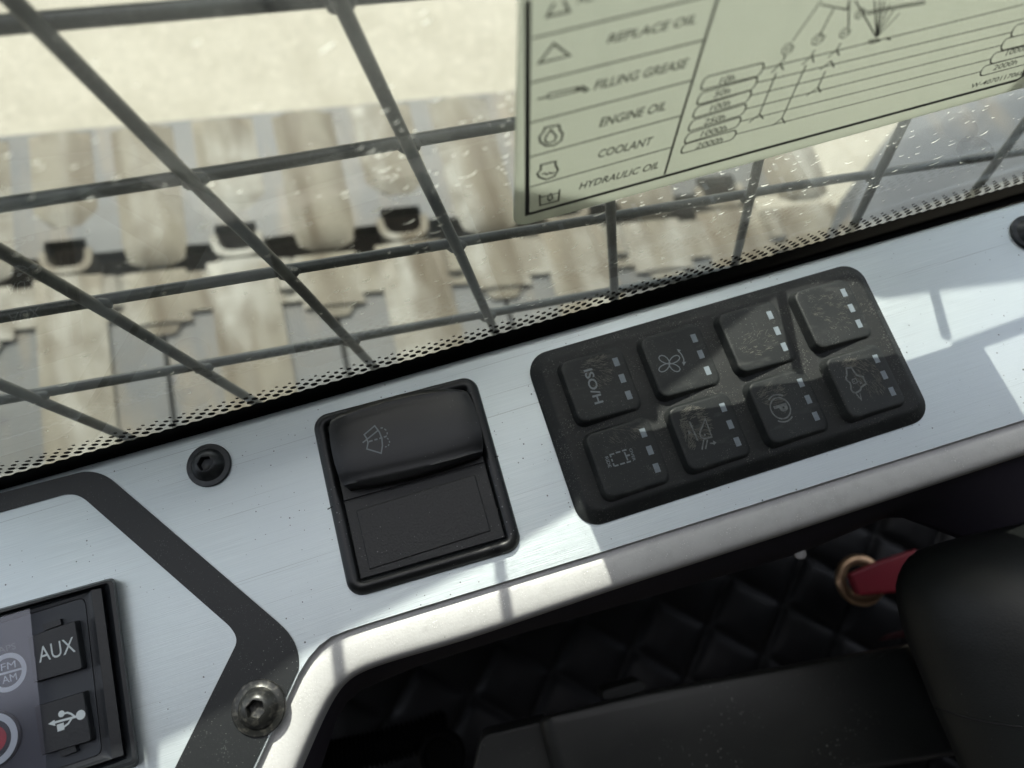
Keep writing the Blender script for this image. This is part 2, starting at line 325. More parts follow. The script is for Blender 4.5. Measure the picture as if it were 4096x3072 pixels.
# ---------------------------------------------------------------- window guard bars
GN = Vector((0, 1, -.113)).normalized(); G0 = (0, 60, 0)
guard = thing('window_guard', 'dark green grey welded wire grille bolted outside the window', 'grille', (-60, 60, -60))
def tube(pts, r, n=12):
    pts = [Vector(p) for p in pts]; v = []; f = []
    for i, p in enumerate(pts):
        d = (pts[min(i + 1, len(pts) - 1)] - pts[max(i - 1, 0)]).normalized(); a = d.cross(Vector((.3, .9, .2))).normalized(); b = d.cross(a)
        v += [p + a * r * math.cos(2 * math.pi * k / n) + b * r * math.sin(2 * math.pi * k / n) for k in range(n)]
    for i in range(len(pts) - 1):
        for k in range(n): f.append((i * n + k, i * n + (k + 1) % n, (i + 1) * n + (k + 1) % n, (i + 1) * n + k))
    f += [tuple(range(n))[::-1], tuple((len(pts) - 1) * n + k for k in range(n))]
    return v, f
def bar(px, ext0=60, ext1=60, back=0, r=1.58, zmax=None):
    pts = [PL(x, y, G0, GN) + GN * back for x, y in px]
    pts = [pts[0] + (pts[0] - pts[1]).normalized() * ext0] + pts + [pts[-1] + (pts[-1] - pts[-2]).normalized() * ext1]
    if zmax is not None and pts[-1].z > zmax: pts[-1] = pts[-2].lerp(pts[-1], (zmax - pts[-2].z) / (pts[-1].z - pts[-2].z))
    v, f = tube(resample(pts, 24), r); mk('guard_bar', v, f, m_wire, guard, smooth=True)
for px in [[(265, 940), (0, 830)], [(550, 868), (220, 668), (0, 541)], [(805, 790), (620, 592), (415, 392), (105, 79)], [(1070, 718), (990, 540), (885, 322), (738, 12)],
           [(1328, 642), (1322, 530), (1318, 430)], [(1590, 560), (1640, 342)], [(1840, 495), (1965, 240)], [(2100, 420), (2240, 230)]]:
    bar(px, 110, 170, zmax=(93 if px[0][0] in (1328, 1590, 1840) else None))
for px in [[(0, 79), (450, 40), (900, 2)], [(0, 465), (550, 381), (1110, 286)], [(0, 704), (600, 604), (1100, 521), (1500, 452), (1760, 408), (2000, 372)], [(0, 881), (550, 784), (1330, 640)]]:
    bar(px, 120, {79: 25, 465: 60, 704: 90, 881: 180}[px[0][1]], back=2.6)
bx0 = Vector((58, 70.5, 99)); bx1 = Vector((135, 70.5, 96))
v, f = tube([bx0, bx1], 1.9); mk('guard_bar', v, f, m_wire, guard, smooth=True)  # short unseen bar, placed to cast one shadow stripe on the console
VB = [[(265, 940), (0, 830)], [(550, 868), (220, 668)], [(220, 668), (0, 541)], [(805, 790), (620, 592)], [(620, 592), (415, 392)], [(415, 392), (105, 79)], [(1070, 718), (990, 540)], [(990, 540), (885, 322)], [(885, 322), (738, 12)], [(1328, 642), (1322, 530)], [(1590, 560), (1640, 342)], [(1840, 495), (1965, 240)]]
HB = [[(0, 79), (450, 40)], [(450, 40), (900, 2)], [(0, 465), (550, 381)], [(550, 381), (1110, 286)], [(0, 704), (600, 604)], [(600, 604), (1100, 521)], [(1100, 521), (1500, 452)], [(1500, 452), (1760, 408)], [(1760, 408), (2000, 372)], [(0, 881), (550, 784)], [(550, 784), (1330, 640)]]
for va in VB:
    for ha in HB:
        (x1, y1), (x2, y2) = va; (x3, y3), (x4, y4) = ha; D = (x1 - x2) * (y3 - y4) - (y1 - y2) * (x3 - x4)
        t = ((x1 - x3) * (y3 - y4) - (y1 - y3) * (x3 - x4)) / D; u = ((x1 - x3) * (y1 - y2) - (y1 - y3) * (x1 - x2)) / D
        if not (0 <= t <= 1 and 0 <= u <= 1): continue
        c = PL(x1 + t * (x2 - x1), y1 + t * (y2 - y1), G0, GN) + GN * 1.2; q = random.Random(int(x1 + y3)); v = []; f = []; na, nb = 10, 6
        for a in range(nb + 1):
            for k in range(na):
                th = math.pi * a / nb; ph = 2 * math.pi * k / na; rr_ = 1 + q.uniform(-.12, .12)
                v.append((c.x + 3.0 * rr_ * math.sin(th) * math.cos(ph), c.y + 1.7 * rr_ * math.cos(th), c.z + 2.3 * rr_ * math.sin(th) * math.sin(ph)))
        for a in range(nb):
            for k in range(na): f.append((a * na + k, a * na + (k + 1) % na, (a + 1) * na + (k + 1) % na, (a + 1) * na + k))
        mk('weld_bead', v, f, m_wire, guard, smooth=True)
# ---------------------------------------------------------------- window
WN = Vector((0, 1, -.068)).normalized(); W0 = Vector((0, 34, 0)); WU = Vector((0, .068, 1)).normalized()
def WP(x, z, out=0): return W0 + Vector((x, 0, 0)) + WU * z + WN * out
win = thing('window', 'clear cab window pane with dotted black edge and dried water marks', 'window', (0, 34, -20))
v = [tuple(WP(x, z, o)) for o in (0, 5) for x, z in ((-420, -18), (330, -18), (330, 330), (-420, 330))]
mk('glass_pane', v, [(0, 1, 2, 3), (7, 6, 5, 4), (0, 4, 5, 1), (1, 5, 6, 2), (2, 6, 7, 3), (3, 7, 4, 0)], m_glass, win)
bag = Bag()
xs = [-330 + 3.5 * k for k in range(160)]
def edge_z(x): return 2.9 - .010 * (x + 60)
bl_ = [tuple(WP(x, edge_z(x) - .35 * math.cos(2 * math.pi * (x) / 3.5), -.12)) for x in [-330 + .4375 * k for k in range(1240)]]
bb_ = [(p[0], W0.y + -17 * .068 - .12, -17) for p in bl_]
n = len(bl_); bag.v += bl_ + bb_; bag.f += [(i, i + n, i + n + 1, i + 1) for i in range(n - 1)]
for row, (dz, r) in enumerate([(1.85, 1.0), (3.6, .84), (5.35, .66), (7.0, .45)]):
    for x in xs:
        cx = x + (1.75 if row % 2 == 0 else 0) + R_.uniform(-.03, .03); cz = edge_z(cx) + dz; o = len(bag.v)
        bag.v += [tuple(WP(cx + r * math.cos(a * math.pi / 7), cz + r * math.sin(a * math.pi / 7), -.12)) for a in range(14)]
        bag.f.append(tuple(o + a for a in range(14))[::-1])
bag.mk('frit_band', m_frit, win)
v, f = loft([[(x, 31.6, -9), (x, 33.4, -9), (x, 33.0, -16), (x, 31.0, -16)] for x in (-330, 220)], cap_top=True, cap_bot=True)
mk('gasket', v, f, m_gask, win)
# dried water marks
bag = Bag()
def mark(x, y, L_, th, ang, bend):
    c = PL(x, y, W0 + WN * -.25, WN); ux = Vector((math.cos(ang), 0, 0)) + WU * math.sin(ang); uy = -Vector((math.sin(ang), 0, 0)) + WU * math.cos(ang)
    n = 7; o = len(bag.v)
    for k in range(n):
        t = k / (n - 1) * 2 - 1; w_ = th * (1 - t * t) ** .5 * (1 + .5 * R_.uniform(-1, 1)) + .015
        p = c + ux * (t * L_ / 2) + uy * (bend * (t * t - .5))
        bag.v += [tuple(p + uy * w_), tuple(p - uy * w_)]
    for k in range(n - 1): bag.f.append((o + 2 * k, o + 2 * k + 2, o + 2 * k + 3, o + 2 * k + 1))
def inside(x, y):
    frit = 1000 - .282 * x - 12
    sgn = x > 1108 and y < 480 - .268 * (x - 1113) + 6
    return y < frit and not sgn and y > 0
cnt = 0
while cnt < 460:
    u = R_.random()
    if u < .62: x = R_.uniform(1080, 2212); y = R_.uniform(180, 700)
    elif u < .85: x = R_.gauss(930, 170); y = R_.gauss(430, 190)
    else: x = R_.uniform(0, 1100); y = R_.uniform(0, 980)
    if not inside(x, y): continue
    if x < 1080 and y < 330 and R_.random() < .75: continue
    big = R_.random() < .12
    mark(x, y, R_.uniform(.6, 1.7) * (1.9 if big else 1), R_.uniform(.05, .14) * (1.5 if big else 1), R_.gauss(.15, .3), R_.uniform(.15, .5)); cnt += 1
for _ in range(180):
    x = R_.uniform(0, 2212); y = R_.uniform(0, 950)
    if inside(x, y): mark(x, y, R_.uniform(.1, .25), R_.uniform(.05, .1), 0, 0)
tag(bag.mk('water_marks', m_mark, win), kind='stuff')
v, f = loft([[tuple(WP(x, z, o)) for x, z in rr(112, 84, 46, 66, 8)] for o in (-.6, -9)], cap_bot=True)  # added block out of view, shades the right end of the console
latch = mk('glass_blocker', v, f, m_plas, smooth=False, bevel=.8); tag(latch, 'unseen black block on the glass right of the service sign, added to cast shade', 'latch')
# ---------------------------------------------------------------- service sign stuck on the glass
sign = thing('service_sign', 'pale green translucent service interval sticker on the window', 'sign', (3, 38, 57))
def sp(x, y, lift=0): return PL(x, y, W0 + WN * (-.75 - lift), WN)
so_ = rr(3.4, 137, 129.6, 160, 3.5)
v, f = loft([[tuple(WP(x, z, o)) for x, z in so_] for o in (-.15, -.7)], cap_bot=True); mk('sticker_sheet', v, f, m_sign, sign)
SB = Bag()
def sst(zn, pts, wd_, closed=False): SB.add(ribbon([sp(*zn(*p), ) for p in pts], wd_, WN, closed), WN * -.03)
border = [sp(*S1(217, -300)), sp(*S1(205, 0)), sp(*S1(200, 1582)), sp(*S1(1888, 1112)), sp(*S3(1000, 1165)), sp(*S3(1930, 918)), sp(*S3(2040, 850)), sp(*S3(2100, 700)), sp(*S3(2120, 300))]
SB.add(ribbon(border[1:], .95, WN), WN * -.02)
for a, b in [((240, 280), (1590, -42)), ((230, 610), (1510, 292)), ((225, 905), (1420, 590)), ((220, 1157), (1340, 850)), ((220, 1378), (1270, 1083))]: sst(S1, [a, b], .34)
sst(S1, [(1610, -30), (1510, 290), (1420, 590), (1340, 850), (1212, 1285)], .5)
SBT = Bag()
def stx(zn, body, bl, br, tl, sh=.22, off=.012): SBT.add(text_vf(body, sp(*zn(*bl), .04), sp(*zn(*br), .04), sp(*zn(*tl), .04), sh, off))
def sign_text(name, *a, **k):
    global SBT
    SBT = Bag(); stx(*a, **k); SBT.mk(name, m_ink, sign)
for a in [('REPLACE OIL', (785, 325), (1440, 172), (797, 255)), ('FILLING GREASE', (690, 667), (1378, 497), (700, 597)), ('ENGINE OIL', (728, 940), (1218, 812), (738, 873)),
          ('COOLANT', (722, 1167), (1120, 1066), (730, 1108)), ('HYDRAULIC OIL', (580, 1400), (1165, 1240), (588, 1350)), ('RE', (570, 28), (700, -2), (582, -50))]:
    sign_text('lettering', S1, *a)
sst(S1, [(395, 320), (285, 465), (515, 408)], .42, True)
sst(S1, [(400, 20), (345, 122), (510, 84), (470, 0)], .42)
sst(S1, [(275, 730), (345, 715)], .35); sst(S1, [(345, 718), (360, 692), (562, 645), (578, 668), (372, 722)], .35, True)
sst(S1, [(565, 640), (635, 678)], .4); sst(S1, [(600, 632), (655, 664)], .4)
sst(S1, [(330, 940), (435, 920), (440, 955), (462, 985), (450, 1035), (400, 1070), (340, 1075), (295, 1045), (290, 1005), (320, 970)], .42, True)
sst(S1, [(375, 955), (415, 1005), (400, 1040), (350, 1055), (330, 1035), (340, 1000)], .36, True)
sst(S1, [(300, 1215), (410, 1188), (408, 1215), (427, 1250), (400, 1300), (340, 1322), (290, 1307), (273, 1280), (300, 1250)], .42, True)
sst(S1, [(305, 1285), (330, 1275), (345, 1287), (365, 1270), (380, 1280), (400, 1265)], .34)
sst(S1, [(292, 1435), (295, 1515), (430, 1480), (440, 1395)], .36); sst(S1, [(296, 1455), (437, 1420)], .3)
sst(S1, [(372, 1425), (350, 1462), (365, 1482), (388, 1458)], .34, True)
Ls = [(820, 362), (803, 428), (785, 487), (765, 545), (748, 600), (733, 644)]; Rs = [(1083, 297), (1055, 357), (1030, 412), (1008, 470), (985, 524), (965, 580)]
def pill(L_, Rr, h):
    L_ = Vector(L_); Rr = Vector(Rr); a = (Rr - L_) / 2; c = (L_ + Rr) / 2; b = Vector((h * .42, -h)); q = .13; pts = []
    for k in range(9): t = -math.pi / 2 + math.pi * k / 8; pts.append(c + a * (1 - q) + a * q * math.cos(t) + b * math.sin(t))
    for k in range(9): t = math.pi / 2 + math.pi * k / 8; pts.append(c - a * (1 - q) + a * q * math.cos(t) + b * math.sin(t))
    return [tuple(p) for p in pts]
for k in range(6): sst(R2, pill(Ls[k], Rs[k], 29 - 1.6 * k), .33, True)
for L_, Rr, h in [((2025, 309), (2290, 238), 22), ((2069, 254), (2330, 190), 24), ((2116, 194), (2380, 130), 26), ((2160, 136), (2420, 70), 27)]: sst(R2, pill(L_, Rr, h), .33, True)
for a, b in zip(Rs, [(2212, 18), (2212, 80), (2160, 138), (2116, 194), (2069, 254), (2025, 309)]): sst(R2, [a, b], .28)
for k, (s_, bl, br) in enumerate([('10h', (893, 366), (960, 349)), ('50h', (870, 424), (940, 405)), ('100h', (852, 482), (940, 458)), ('250h', (825, 542), (918, 517)), ('1000h', (812, 592), (925, 563)), ('2000h', (790, 644), (908, 613)),
                                  ('2000h', (2075, 306), (2180, 278)), ('1000h', (2130, 242), (2225, 216))]):
    sign_text('lettering', R2, s_, bl, br, (bl[0] + 6, bl[1] - (31 - 1.6 * min(k, 5))), off=.008)
sign_text('part_number', S3, 'W-4070117066', (1180, 1052), (2030, 826), (1200, 975), off=.01)
for pts in [[(1380, 0), (1145, 330)], [(1475, 70), (1360, 290)], [(1600, 0), (1595, 220)], [(1085, 440), (1075, 480), (1045, 510), (1072, 560)], [(1015, 585), (880, 915), (910, 955)], [(880, 915), (795, 985)],
            [(1325, 400), (1300, 440), (1315, 500)], [(1255, 520), (1060, 950), (1085, 990)], [(1060, 950), (985, 1010)], [(1535, 345), (1500, 400), (1520, 445)], [(1365, 560), (1455, 490), (1480, 540)],
            [(1410, 570), (1350, 700), (1372, 742)], [(1350, 700), (1258, 770)], [(1220, 520), (1300, 450)], [(975, 585), (1045, 510)], [(1430, 460), (1500, 400)],
            [(1375, 35), (1580, 75), (1605, 0)], [(1750, 345), (1765, 325), (1830, 315), (1845, 330), (1765, 352)], [(1900, 300), (1935, 320)], [(1900, 320), (1935, 302)], [(1740, 115), (1900, 80), (2212, 25)], [(1740, 95), (1900, 62), (2212, 8)]]: sst(S2, pts, .3)
for x in (1650, 1805, 1850, 1885, 1925, 1965, 2010): sst(S2, [(x, max(0, (x - 1880) * .8)), (1820, 300)], .25)
for cx, cy, sx, sy in [(1105, 390, 55, 50), (1350, 310, 60, 50), (1565, 260, 50, 45), (1690, 105, 50, 45)]:
    sst(S2, [(cx + sx * math.cos(t * .9) * (1 - t * .04), cy + (sy * math.sin(t * .9) - .5 * sx * math.cos(t * .9)) * (1 - t * .04)) for t in range(0, 9)], .2)
    sst(S2, [(cx + sx * .6 * math.cos(t * 2.1), cy + sy * .6 * math.sin(t * 1.7)) for t in range(0, 6)], .16)
SB.mk('line_drawing', m_ink, sign)
# ---------------------------------------------------------------- console
con = thing('console_panel', 'brushed silver console panel with rounded silver trim edge below the window', 'console', (-50, 0, -12))
EP = [(-160, 1100), (0, 1055), (1107, 743), (1660, 588), (2212, 432), (2500, 350)]
Apath = [(2500, 820), (2212, 907), (1300, 1192), (800, 1345), (748, 1362), (716, 1375), (690, 1394), (667, 1420), (645, 1455), (610, 1530), (548, 1665), (500, 1770)]
far = [P(x, y, 0) for x, y in EP]
far = resample(far, 40)
lowr = [P(x, y, 0) for x, y in Apath]
far0 = [p + Vector((0, -2.2, 0)) for p in far]
leftend = [Vector((-300, P(500, 1770, 0).y - 20, 0)), Vector((-300, far0[0].y, 0))]
vv = far0 + lowr + leftend
n = len(vv); fz = [tuple(range(n))[::-1]]
V = [tuple(p) for p in vv]
base = len(V); allp = V[:]
for dy, dz in ((1.0, -.12), (1.7, -.55), (2.2, -1.4), (2.3, -9)):
    allp += [(p.x, p.y + dy, dz) for p in far0]
m_ = len(far0)
rows = [list(range(m_))] + [list(range(base + k * m_, base + (k + 1) * m_)) for k in range(4)]
for a, b in zip(rows, rows[1:]):
    for i in range(m_ - 1): fz.append((a[i], b[i], b[i + 1], a[i + 1])[::-1])
b2 = len(allp); allp += [(p.x, p.y, -.9) for p in lowr]
for i in range(len(lowr) - 1): fz.append((m_ + i, m_ + i + 1, b2 + i + 1, b2 + i))
plate = mk('panel_plate', allp, fz, m_plate, con, smooth=True, autos=30)
Bpath = [(2500, 888), (2212, 983), (1706, 1151), (1331, 1272), (1106, 1349), (1000, 1385), (850, 1427), (780, 1450), (738, 1478), (712, 1513), (692, 1555), (655, 1640), (600, 1770)]
Bpath[0] = (2500, 888)
A1 = resample([Vector((*p, 0)) for p in Apath], 90)
B1 = [];
segs = resample([Vector((*p, 0)) for p in Bpath], 400)
for i, p in enumerate(A1):                                # match each point of the inner path to the nearest of the outer one
    k = min(range(400), key=lambda j: (segs[j] - p).length_squared + (abs(j / 399 - i / 89) * 500) ** 2 * .2); B1.append(segs[k])
for _ in range(6): B1 = [B1[0]] + [(B1[i - 1] + B1[i] * 2 + B1[i + 1]) / 4 for i in range(1, 89)] + [B1[-1]]
prof = [(-.06, -.9), (-.01, -1.1), (.0, -2.0), (.03, -2.5), (.09, -2.45), (.16, -2.1), (.3, -2.0), (.5, -2.15), (.68, -2.5), (.80, -2.9), (.88, -3.5), (.94, -4.6), (.98, -6.5), (1, -9), (1.0, -14)]
loops = []
for t, z in prof: loops.append([P(*(a.lerp(b, t)).xy, z) for a, b in zip(A1, B1)])
lastl = [Vector((p.x, p.y, -14)) for p in loops[-2]]; loops[-1] = lastl
v, f = loft(loops, close=False, cap_top=False); mk('edge_trim', v, f, m_trim, con, smooth=True)
# black accent strip
outer = rcorner([(-160, 1108), (212, 1011), (600, 1343), (652, 1393), (643, 1459)], [0, 45, 0, 55, 0], 10)
outer = outer[:-1] + [(642, 1452), (610, 1523), (548, 1655), (500, 1758)]
inner = rcorner([(-160, 1152), (165, 1061), (500, 1355), (516, 1382), (330, 1758)], [0, 35, 14, 18, 0], 8)
poly = outer + inner[::-1]
v, f = loft([[tuple(P(x, y, 0) + Vector((0, 0, z))) for x, y in poly] for z in (-.2, .45)]); f = [tuple(q[::-1]) for q in f]
mk('accent_strip', v, f, m_strip, con, bevel=.12)
def screw(cx, cy, r, mt, zz, label, a0=0.2):
    c = P(cx, cy, zz + 1.2); n = 48; c = Vector((c.x, c.y, zz)); loops = []
    def hexr(a, rr_): a = (a + a0) % (math.pi / 3) - math.pi / 6; return rr_ * math.cos(math.pi / 6) / math.cos(a)
    prof = [('c', r, 0), ('c', r, .7), ('c', r * .97, .95), ('c', r * .76, 1.05), ('c', r * .72, 1.25), ('c', r * .66, 2.0), ('c', r * .54, 2.8), ('c', r * .42, 3.2), ('c', r * .36, 3.3), ('h', r * .33, 3.3), ('h', r * .31, 3.1), ('h', r * .30, .9), ('h', r * .02, .6)]
    for kd, rad, z in prof:
        loops.append([(c.x + (hexr(2 * math.pi * k / n, rad * 1.12) if kd == 'h' else rad) * math.cos(2 * math.pi * k / n), c.y + (hexr(2 * math.pi * k / n, rad * 1.12) if kd == 'h' else rad) * math.sin(2 * math.pi * k / n), zz + z) for k in range(n)])
    v, f = loft(loops); o = mk('socket_screw', v, f, mt, con, smooth=True, autos=35); o['label'] = label; return o
screw(449, 1004, 5.9, m_bolt, 0, 'black button head socket screw')
screw(557, 1530, 6.6, m_boltw, .45, 'shiny worn socket screw on the black accent strip', .5)
screw(2228, 500, 5.9, m_bolt, 0, 'black socket screw cut by the right picture edge', .8)
# ---------------------------------------------------------------- keypad
kp = thing('keypad', 'dusty black rubber keypad with eight raised keys beside the rocker switch', 'keypad', (-7, 0, 0))
def kpl(s, r, z): return [(x, y, z) for x, y in rr(-7.0, -.2, 106.4 - 2 * s, 51 - 2 * s, max(1.5, 6.3 - r), -.5, 9)]
v, f = loft([kpl(0, 0, 0), kpl(0, 0, .7), kpl(.25, .2, 1.1), kpl(.7, .5, 1.5), kpl(2.0, 1.4, 2.3), kpl(2.8, 2.2, 2.9), kpl(3.4, 2.8, 3.15), kpl(4.2, 3.4, 3.2), kpl(9, 4, 3.2)])
mk('base_pad', v, f, m_rub, kp, smooth=True)
KH = 3.3; LEDY = {0: 10.75, 1: -10.75}
def key_plane(i, j):
    xl = 24 * (i - 1.5); x1 = xl + 2.6; L_ = 18.9
    p0 = Vector((x1, 0, 3.36)); n = Vector((KH / L_, 0, 1)).normalized(); return p0, n
def kz(i, x): return 3.36 + KH * (24 * (i - 1.5) + 2.6 - x) / 18.9
names = ['key lettered ISO/H', 'key with a fan and curved arrow', 'blank key, half in sun', 'blank key at the right end, fully in sun', 'key lettered OVER RIDE', 'key with a bucket and arrow sign', 'key with a ringed P', 'key with a map-like outline']
KEYS = {}
for j in (0, 1):
    for i in range(4):
        xl = 24 * (i - 1.5) + .04 * j; yc = LEDY[j]; x0, x1, y0, y1 = xl - 16.3, xl + 2.6, yc - 9.3, yc + 8.9
        cx, cy, W_, H_ = (x0 + x1) / 2, (y0 + y1) / 2, x1 - x0, y1 - y0
        def kl(s, fr, r):
            out = []
            for x, y in rr(cx + (s * -.1), cy, W_ - 2 * s, H_ - 2 * s, r, 0, 7):
                zt = kz(i, x); out.append((x, y, 3.15 + (zt - 3.15) * fr))
            return out
        v, f = loft([kl(-.8, -.05, 2.9), kl(-.35, .3, 2.7), kl(-.1, .72, 2.5), kl(.08, .9, 2.4), kl(.3, .98, 2.3), kl(.7, 1, 2.0), kl(1.5, 1, 1.5)])
        k = mk('key', v, f, m_key, kp, smooth=True); k['label'] = names[j * 4 + i]; KEYS[(i, j)] = k
        for q in (-1, 0, 1):
            cxl, cyl = xl, yc - 5.1 * q; z = lambda x: kz(i, x) + .05
            v = [(cxl + a, cyl + b, z(cxl + a)) for a, b in ((-.82, -1.25), (.82, -1.25), (.82, 1.25), (-.82, 1.25))]
            v2 = [(a, b, c - .3) for a, b, c in v]
            mk('indicator_window', v + v2, [(0, 1, 2, 3), (0, 4, 5, 1), (1, 5, 6, 2), (2, 6, 7, 3), (3, 7, 4, 0)], m_led, k)
def kp_px(i, j, zn, x, y, lift=.04):
    p0, nn = key_plane(i, j); return PL(*zn(x, y), p0 + Vector((0, 0, lift)), nn)
def kst(bag, i, j, zn, pts, wd_, closed=False):
    bag.add(ribbon([kp_px(i, j, zn, *p) for p in pts], wd_, key_plane(i, j)[1], closed), (0, 0, .015))
def ktx(bag, i, j, zn, body, bl, br, tl, off=.02):
    bag.add(text_vf(body, kp_px(i, j, zn, *bl), kp_px(i, j, zn, *br), kp_px(i, j, zn, *tl), 0, off))
b = Bag(); ktx(b, 0, 0, ZA, 'ISO/H', (612, 1040), (712, 1336), (688, 1020)); b.mk('lettering', m_sym, KEYS[(0, 0)])
b = Bag()
for a0_, L_ in ((2.35, 118), (.80, 118), (-.75, 118), (-2.35, 118)):
    pts = []
    for k in range(12):
        t = 2 * math.pi * k / 12; rx = .5 - .5 * math.cos(t); ry = .33 * math.sin(t) * (.55 + .45 * (.5 - .5 * math.cos(t)))
        x = L_ * rx; y = L_ * ry; c_, s_ = math.cos(a0_), math.sin(a0_)
        pts.append((1355 + x * c_ - y * s_, 982 - (x * s_ + y * c_) * .78))
    kst(b, 1, 0, ZA, pts, .32, True)
kst(b, 1, 0, ZA, [(1432, 868), (1462, 905), (1480, 945), (1480, 985)], .34)
for tri in ([(1420, 855), (1455, 865), (1435, 885)], [(1465, 968), (1500, 965), (1480, 1000)]):
    p = [kp_px(1, 0, ZA, *q, .06) for q in tri]; b.add((p, [(0, 1, 2)]))
b.mk('fan_symbol', m_sym, KEYS[(1, 0)])
b = Bag()
for pts in [[(320, 680), (485, 632)], [(345, 690), (378, 760)], [(392, 815), (428, 905)], [(450, 960), (480, 1060)], [(490, 1060), (630, 1020)], [(535, 605), (690, 565)], [(750, 540), (900, 500)], [(685, 1000), (850, 950)], [(905, 935), (1052, 893)], [(830, 580), (945, 862)]]:
    kst(b, 0, 1, K5, pts, .42)
kst(b, 0, 1, K5, [(905, 710), (1015, 675)], .48)
ktx(b, 0, 1, K5, 'OVER', (985, 470), (1130, 900), (1080, 440), .015); ktx(b, 0, 1, K5, 'RIDE', (160, 750), (290, 1118), (270, 718), .015)
b.mk('override_symbol', m_sym, KEYS[(0, 1)])
b = Bag()
kst(b, 1, 1, ZC, [(1530, 403), (1600, 565)], .5)
b.add(([kp_px(1, 1, ZC, *q, .05) for q in ((1517, 478), (1550, 495), (1522, 517))], [(0, 1, 2)]))
kst(b, 1, 1, ZC, [(1665, 378), (1722, 535), (1690, 545), (1655, 550), (1628, 535), (1618, 508), (1625, 480), (1643, 440)], .42, True)
kst(b, 1, 1, ZC, [(1652, 560), (1638, 645)], .42); kst(b, 1, 1, ZC, [(1685, 558), (1668, 640)], .42); kst(b, 1, 1, ZC, [(1705, 590), (1740, 590)], .4)
b.add(([kp_px(1, 1, ZC, *q, .06) for q in ((1732, 565), (1762, 583), (1740, 607))], [(0, 1, 2)]))
b.add(([kp_px(1, 1, ZC, 1662 + 9 * math.cos(t * .785), 517 + 9 * math.sin(t * .785), .05) for t in range(8)], [tuple(range(8))]))
b.mk('bucket_symbol', m_symw, KEYS[(1, 1)])
b = Bag(); c = kp_px(2, 1, ZB, 803, 1367); c2, nn = key_plane(2, 1); e1 = Vector((1, 0, -nn.x / nn.z)).normalized(); e2 = nn.cross(e1)
circ = lambda r, a0_, a1_, n: [c + e1 * r * math.cos(math.radians(a0_ + (a1_ - a0_) * k / (n - 1))) + e2 * r * math.sin(math.radians(a0_ + (a1_ - a0_) * k / (n - 1))) for k in range(n)]
b.add(ribbon(circ(3.05, 0, 350, 36), .42, nn, True), (0, 0, .02)); b.add(ribbon(circ(3.95, 52, 128, 12), .42, nn), (0, 0, .02)); b.add(ribbon(circ(3.95, 232, 308, 12), .42, nn), (0, 0, .02))
ktx(b, 2, 1, ZB, 'P', (740, 1352), (766, 1418), (852, 1318), .05)
b.mk('parking_symbol', m_symw, KEYS[(2, 1)])
b = Bag()
kst(b, 3, 1, K8, [(380, 505), (520, 480), (590, 590), (660, 690), (760, 725), (845, 735), (880, 830), (930, 930), (850, 985), (795, 1030), (770, 1110), (700, 1160), (640, 1185), (560, 1160), (515, 1090), (510, 990), (480, 900), (400, 840), (370, 760), (400, 690), (390, 600)], .5, True)
kst(b, 3, 1, K8, [(650, 1200), (800, 1385), (760, 1200)], .4)
kst(b, 3, 1, K8, [(640, 790), (545, 815), (540, 860), (580, 930), (690, 900), (650, 800)], .28, True); kst(b, 3, 1, K8, [(690, 870), (750, 860), (790, 895), (775, 940)], .28)
kst(b, 3, 1, K8, [(580, 870), (615, 855)], .26)
b.mk('outline_symbol', m_symw, KEYS[(3, 1)])
m_smear = mat('dried_mud_smear', (.13, .127, .112), .9)
def smear(i, j, cx, cy, rx, ry, n, ang, seed, th=.05):
    q = random.Random(seed); b = Bag(); p0, nn = key_plane(i, j)
    for _ in range(n):
        a = q.uniform(0, 2 * math.pi); rr_ = q.uniform(.1, 1) ** .5; x = cx + rx * rr_ * math.cos(a); y = cy + ry * rr_ * math.sin(a)
        L_ = q.uniform(.4, 1.8); an = math.radians(ang) + q.gauss(0, .22) + .35 * math.sin(a); cv = q.uniform(-.12, .12)
        pts = []
        for k in range(5):
            t = (k / 4 - .5) * L_; px_ = x + t * math.cos(an) - cv * (4 * (k / 4 - .5) ** 2) * math.sin(an); py_ = y + t * math.sin(an) + cv * (4 * (k / 4 - .5) ** 2) * math.cos(an)
            pts.append((px_, py_, kz(i, px_) + .03 + q.uniform(0, .015)))
        b.add(ribbon(pts, th * 1.9 * q.uniform(.4, 1.6), nn))
    tag(b.mk('dried_smear', m_smear, KEYS[(i, j)]), kind='stuff')
def kc(i, j): return 24 * (i - 1.5), LEDY[j]
x, y = kc(1, 1); smear(1, 1, x - 9.5, y + 3, 4.4, 5.2, 260, -12, 1, .06); smear(1, 1, x - 13, y + 1, 1.2, 5, 90, 60, 2)
x, y = kc(3, 1); smear(3, 1, x - 5, y + .5, 4.6, 5.6, 170, -62, 3, .055); smear(3, 1, x - 9, y + 6, 2.6, 1.4, 90, 10, 4)
x, y = kc(2, 1); smear(2, 1, x - 10, y + 4.2, 4.5, 3.2, 140, 8, 5, .05)
x, y = kc(0, 0); smear(0, 0, x - 6.5, y + 3.5, 4.5, 4.2, 130, -30, 6, .045); smear(0, 0, x - 5, y + 7.4, 3, .7, 60, 15, 7)
x, y = kc(0, 1); smear(0, 1, x - 5, y + 6, 5.5, 2.2, 60, -40, 8, .04)
x, y = kc(3, 0); smear(3, 0, x - 7, y, 6, 6, 70, -20, 9, .04)
x, y = kc(2, 0); smear(2, 0, x - 7, y - 2, 6, 4, 60, 10, 10, .04)
